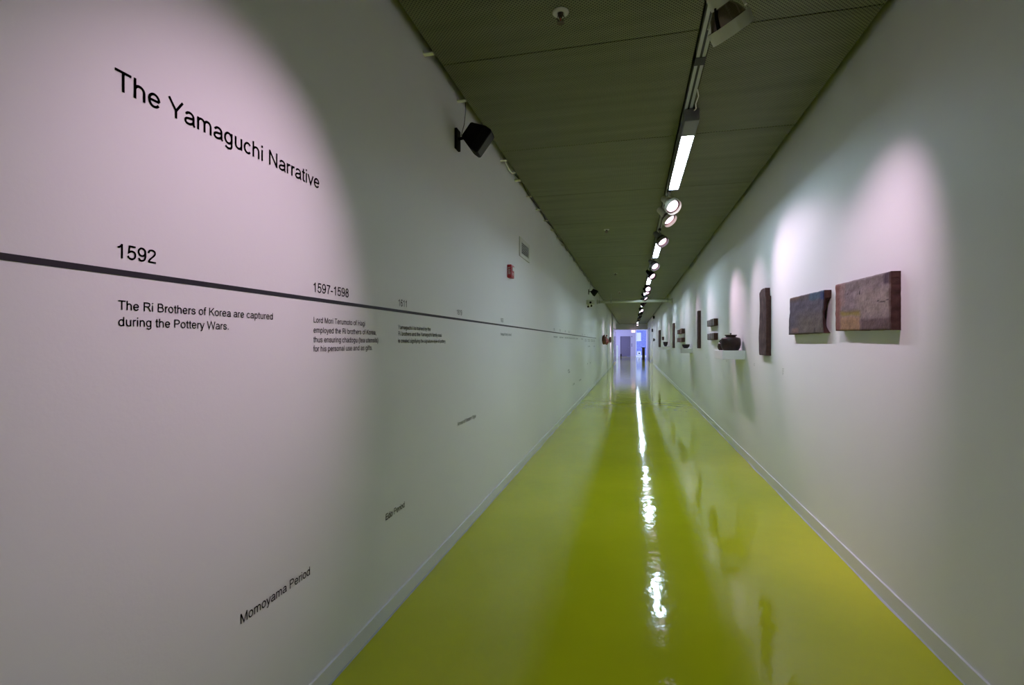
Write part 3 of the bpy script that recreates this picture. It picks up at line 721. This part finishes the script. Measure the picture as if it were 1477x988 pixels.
for k, (ya, yb, za, zb, txt) in enumerate([(8.86, 9.24, 1.745, 1.862, 'striped clay tile above the jar shelf, upper row right'), (9.26, 9.66, 1.748, 1.858, 'striped clay tile above the jar shelf, upper row left'), (8.86, 9.26, 1.507, 1.622, 'striped clay tile beside the lidded jar, lower row right'), (9.28, 9.62, 1.510, 1.620, 'striped clay tile beside the lidded jar, lower row left')]):
    slab('clay_tile', txt, ya, yb, za, zb, .07, colt(k + 80), 26, 10, seed=10 + k, cat='clay tile', group='striped clay tiles near the jar', depth=lambda u, v, k=k: 1 - .12 * (k % 2) + .06 * sin(u * 25))
for k, (ya, yb, za, zb, txt) in enumerate([(14.22, 14.78, 1.715, 1.850, 'brown clay tile in the far set of four, upper right'), (14.95, 15.6, 1.715, 1.835, 'brown clay tile in the far set of four, upper left'), (14.22, 14.80, 1.485, 1.60, 'brown clay tile in the far set of four, lower right'), (14.88, 15.6, 1.48, 1.60, 'brown clay tile in the far set of four, lower left')]):
    slab('clay_tile', txt, ya, yb, za, zb, .09, colv((.17, .09, .075), (.09, .05, .05), 90 + k), 12, 8, seed=20 + k, cat='clay tile', group='far set of four brown tiles')

# ---------------------------------------------------------------- shelves and pots
def shelf(y, label, m='shelf', z=1.355, h=.112, ln=.67):
    return tag(obj('wall_shelf', B(1.118, XR, y, y + ln, z - h, z, bev=.003), m), label, 'shelf', 'white box shelves on the right wall')
shelf(6.81, 'white box shelf carrying the lidded jar'); shelf(12.46, 'small white box shelf under the shallow bowl', z=1.325); shelf(19.87, 'farthest white box shelf under the deep bowl', z=1.325)
t = thing('lidded_jar', 'dark brown squat lidded jar on the nearest white shelf', 'jar', (1.246, 6.985, 1.355))
bm = bmesh.new(); lathe(bm, [(0, 0), (.088, 0), (.094, .006), (.112, .035), (.123, .075), (.124, .110), (.119, .140), (.114, .158), (.100, .166), (.072, .172), (.066, .170), (.066, .150), (0, .145)], 48, wob=.02); obj('jar_body', bm, 'jar', t, True)
bm = bmesh.new(); lathe(bm, [(0, .171), (.060, .171), (.062, .186), (.072, .194), (.077, .200), (.074, .204), (.045, .200), (.012, .203), (0, .203)], 40, wob=.02); lid = obj('lid', bm, 'jar', t, True)
bm = bmesh.new(); lathe(bm, [(0, .198), (.008, .200), (.007, .210), (.012, .217), (.010, .225), (0, .228)], 20); obj('knob', bm, 'jar', lid, True)
bm = bmesh.new()
ang = radians(150)
for i in range(1):
    tube(bm, [(-.105, .03, .125), (-.125, .036, .135), (-.130, .037, .12), (-.118, .034, .10)], .008, 8)
obj('lug', bm, 'jar', t, True)
t = thing('small_cup', 'small dark round cup half hidden behind the lidded jar', 'cup', (1.178, 7.235, 1.355))
bm = bmesh.new(); lathe(bm, [(0, 0), (.034, 0), (.050, .02), (.055, .048), (.051, .078), (.042, .098), (.037, .097), (.044, .07), (.04, .02), (0, .012)], 32, wob=.04); obj('cup_body', bm, 'jar', t, True)
def bowl(loc, r, h, label, ft=True):
    t = thing('clay_bowl', label, 'bowl', loc, group='dark bowls on white shelves')
    bm = bmesh.new(); lathe(bm, [(0, .004), (r * .45, .004), (r * .5, .008), (r * .82, h * .35), (r * .97, h * .75), (r, h), (r * .93, h), (r * .88, h * .7), (r * .7, h * .35), (0, h * .2)], 36, wob=.03); obj('bowl_body', bm, 'bowl', t, True)
    bm = bmesh.new(); lathe(bm, [(0, 0), (r * .48, 0), (r * .46, .0045), (0, .0045)], 24); obj('foot', bm, 'bowl', t)
bowl((1.27, 12.82, 1.325), .093, .098, 'shallow dark bowl on the second white shelf')
bowl((1.25, 20.18, 1.325), .088, .18, 'deep dark bowl on the farthest white shelf')
t = thing('wall_hook', 'tiny dark round fitting on the far right wall', 'hook', (XR, 32.2, 1.66))
bm = bmesh.new(); lathe(bm, [(0, 0), (.03, 0), (.03, .04), (.09, .05), (.09, .12), (0, .13)], 14, Matrix.Rotation(-pi/2, 4, 'Y')); obj('knob', bm, 'black', t)
# printed object captions on the right wall: too small to read
def caption(y, z, label, rows=5):
    bm = bmesh.new()
    rr = random.Random(int(y * 10))
    for k in range(rows):
        x = 0
        while x < .05 * (1 if k % 2 == 0 else .7):
            l = rr.uniform(.004, .011); box(bm, XR - .0008, XR, y - x - l, y - x, z - k * .011, z - k * .011 + .0042); x += l + .0035
    tag(obj('wall_caption', bm, 'mid_grey'), label, 'caption', 'small printed captions on the right wall')
caption(5.21, 1.208, 'small printed caption below and left of the blue-grey slab', 6)
caption(6.35, 1.208, 'small printed caption between the tall slab and the jar shelf', 3)
caption(8.12, 1.19, 'small printed caption under the jar shelf', 3)
caption(10.2, 1.18, 'small printed caption beneath the dark clay bar', 3)

# ---------------------------------------------------------------- left wall sculptures far away
def blob(bm, c, r, seed, flat=(1, 1, 1)):
    rings, segs = 12, 18; V = []
    for i in range(rings + 1):
        th = pi * i / rings
        if i in (0, rings): V.append([bm.verts.new((c[0], c[1], c[2] + r * flat[2] * cos(th)))]); continue
        row = []
        for j in range(segs):
            ph = 2 * pi * j / segs; d = Vector((sin(th) * cos(ph), sin(th) * sin(ph), cos(th)))
            q = r * (1 + .18 * nz(d.x * 2 + seed, d.y * 2, d.z * 2))
            row.append(bm.verts.new((c[0] + d.x * q * flat[0], c[1] + d.y * q * flat[1], c[2] + d.z * q * flat[2])))
        V.append(row)
    for a, b in zip(V, V[1:]):
        for j in range(segs):
            k = (j + 1) % segs
            if len(a) == 1: bm.faces.new((a[0], b[j], b[k]))
            elif len(b) == 1: bm.faces.new((a[k], a[j], b[0]))
            else: bm.faces.new((a[j], b[j], b[k], a[k]))
    bmesh.ops.recalc_face_normals(bm, faces=bm.faces)
t = thing('clay_sculpture', 'reddish brown leaf-shaped clay sculpture on the left wall beyond the timeline', 'sculpture', (XL, 21.8, 1.6))
bm = bmesh.new(); blob(bm, (.085, 0, 0), .21, 1, (.42, .8, 1)); obj('leaf_form', bm, 'redclay', t, True)
t = thing('clay_sculpture', 'smaller pear-shaped dark clay sculpture just beyond the leaf-shaped one', 'sculpture', (XL, 23.2, 1.58))
bm = bmesh.new(); blob(bm, (.11, 0, -.05), .15, 2, (.75, .9, 1)); obj('body', bm, 'redclay', t, True)
bm = bmesh.new(); tube(bm, [(.11, 0, .08), (.10, 0, .15), (.12, 0, .20)], .022, 8); blob(bm, (.12, 0, .22), .035, 5); obj('stem', bm, 'redclay', t, True)
t = thing('clay_sculpture', 'flat brown clay piece near the bright end of the left wall', 'sculpture', (XL, 28.2, 1.64))
bm = bmesh.new(); blob(bm, (.07, 0, 0), .17, 3, (.42, 1, .95)); obj('body', bm, 'redclay', t, True)
# spotted white panel
t = thing('spotted_panel', 'tall glossy white panel with dark spots on the far left wall', 'panel', (XL, 36.9, 0))
obj('board', B(0, .03, -2.6, 2.6, .08, 2.5, bev=.004), 'glaze_panel', t)
bm = bmesh.new(); rr = random.Random(5)
for k in range(64):
    y = rr.uniform(-2.4, 2.4); z = .2 + 2.1 * rr.random() ** .9; a = rr.uniform(.09, .3); b_ = rr.uniform(.03, .09); ro = rr.uniform(0, pi)
    vs = [bm.verts.new((.0315, y + a * cos(q) * cos(ro) - b_ * sin(q) * sin(ro), z + (a * cos(q) * sin(ro) + b_ * sin(q) * cos(ro)) * .5)) for q in [2 * pi * i / 10 for i in range(10)]]
    bm.faces.new(vs)
sp_ = obj('dark_spots', bm, 'vinyl', t, kind='stuff')

# ---------------------------------------------------------------- far end things
t = thing('exit_sign', 'lit red and white EXIT sign hanging below the end beam', 'exit sign', (.09, 47.9, 2.66))
obj('sign_box', B(-.165, .165, -.03, .03, -.22, 0, bev=.004), 'exit', t)
bm = bmesh.new(); lettering(bm, 'EXIT', -.12, -.165, .15, lambda a, b: (a, -.0312, b), .24, 70); obj('letters', bm, 'exitred', t)
bm = bmesh.new(); tube(bm, [(0, 0, 0), (0, 0, .6)], .008, 8); obj('hanging_rod', bm, 'track', t)
t = thing('dark_pedestal', 'dark red-brown pedestal with a wider top at the corridor end', 'pedestal', (.975, 47, 0))
obj('column', B(-.11, .14, -.13, .13, 0, 1.03, bev=.004), 'darkred', t); obj('top', B(-.19, .19, -.17, .17, 1.03, 1.075, bev=.004), 'darkred', t)
bm = bmesh.new(); box(bm, -.12, .15, -.14, .14, 0, .03); obj('plinth', bm, 'black', t)
t = thing('white_post', 'slim white post standing at the lobby left of the grey door', 'post', (-1.36, 47.2, 0))
obj('shaft', B(-.07, .07, -.07, .07, .02, 1.22, bev=.004), 'bright', t); obj('foot', B(-.10, .10, -.10, .10, 0, .02), 'white', t)  # shaft's glow is put into its white, the post is no lamp
t = thing('small_black_bin', 'tiny dark bin on the lobby floor beside the white post', 'bin', (-1.18, 54.5, 0))
bm = bmesh.new(); lathe(bm, [(0, 0), (.06, 0), (.075, .3), (.068, .3), (.055, .02), (0, .02)], 16); obj('bin_body', bm, 'black', t)
for z, hh, lb in ((2.17, .10, 'small dark plate beside the grey door, highest of three'), (1.34, .11, 'small dark switch plate beside the grey door, middle one'), (1.15, .10, 'small dark switch plate beside the grey door, lowest one')):
    tag(obj('wall_plate', B(-.10, .0, 56.485, 56.5, z - hh / 2, z + hh / 2, bev=.003), 'doorm'), lb, 'wall plate', 'small plates beside the grey door')
# lit poster box hung at the window, and a small notice low on it
t = thing('lit_poster', 'bright white framed poster hanging in the end window', 'poster', (.70, 56.44, 2.18))
bm = bmesh.new()
for a, b, c_, e in ((-.22, -.18, -.42, .42), (.18, .22, -.42, .42), (-.18, .18, .38, .42), (-.25, .25, -.50, -.42)): box(bm, a, b, -.02, .02, c_, e)
obj('poster_frame', bm, 'bright', t); obj('poster_sheet', B(-.18, .18, 0, .01, -.42, .38), 'bright', t)
t = thing('window_notice', 'white notice with a dark emblem low in the end window', 'notice', (.72, 56.45, .36))
obj('notice_sheet', B(-.20, .20, -.005, .005, -.2, .2), 'bright', t)
bm = bmesh.new(); lathe(bm, [(0, 0), (.085, 0), (.085, .004), (0, .004)], 18, Matrix.Translation((.02, -.006, -.02)) @ Matrix.Rotation(pi/2, 4, 'X')); obj('emblem', bm, 'vinyl', t)
# pale door leaf on the far right wall
d = struct('door_2', B(XR - .012, XR, 42.2, 43.9, .02, 2.6), 'palepanel')
bm = bmesh.new(); box(bm, XR - .03, XR, 42.1, 42.2, 0, 2.7); box(bm, XR - .03, XR, 43.9, 44.0, 0, 2.7); box(bm, XR - .03, XR, 42.2, 43.9, 2.6, 2.7); obj('door_frame', bm, 'grout', d)
bm = bmesh.new(); tube(bm, [(XR - .012, 42.4, 1.05), (XR - .07, 42.4, 1.05), (XR - .07, 42.55, 1.05)], .014); obj('door_handle', bm, 'track', d)
tag(obj('door_sign', B(XR - .09, XR, 35.5, 35.6, 2.22, 2.44), 'black'), 'small dark sign at the edge of the right side doorway', 'sign')
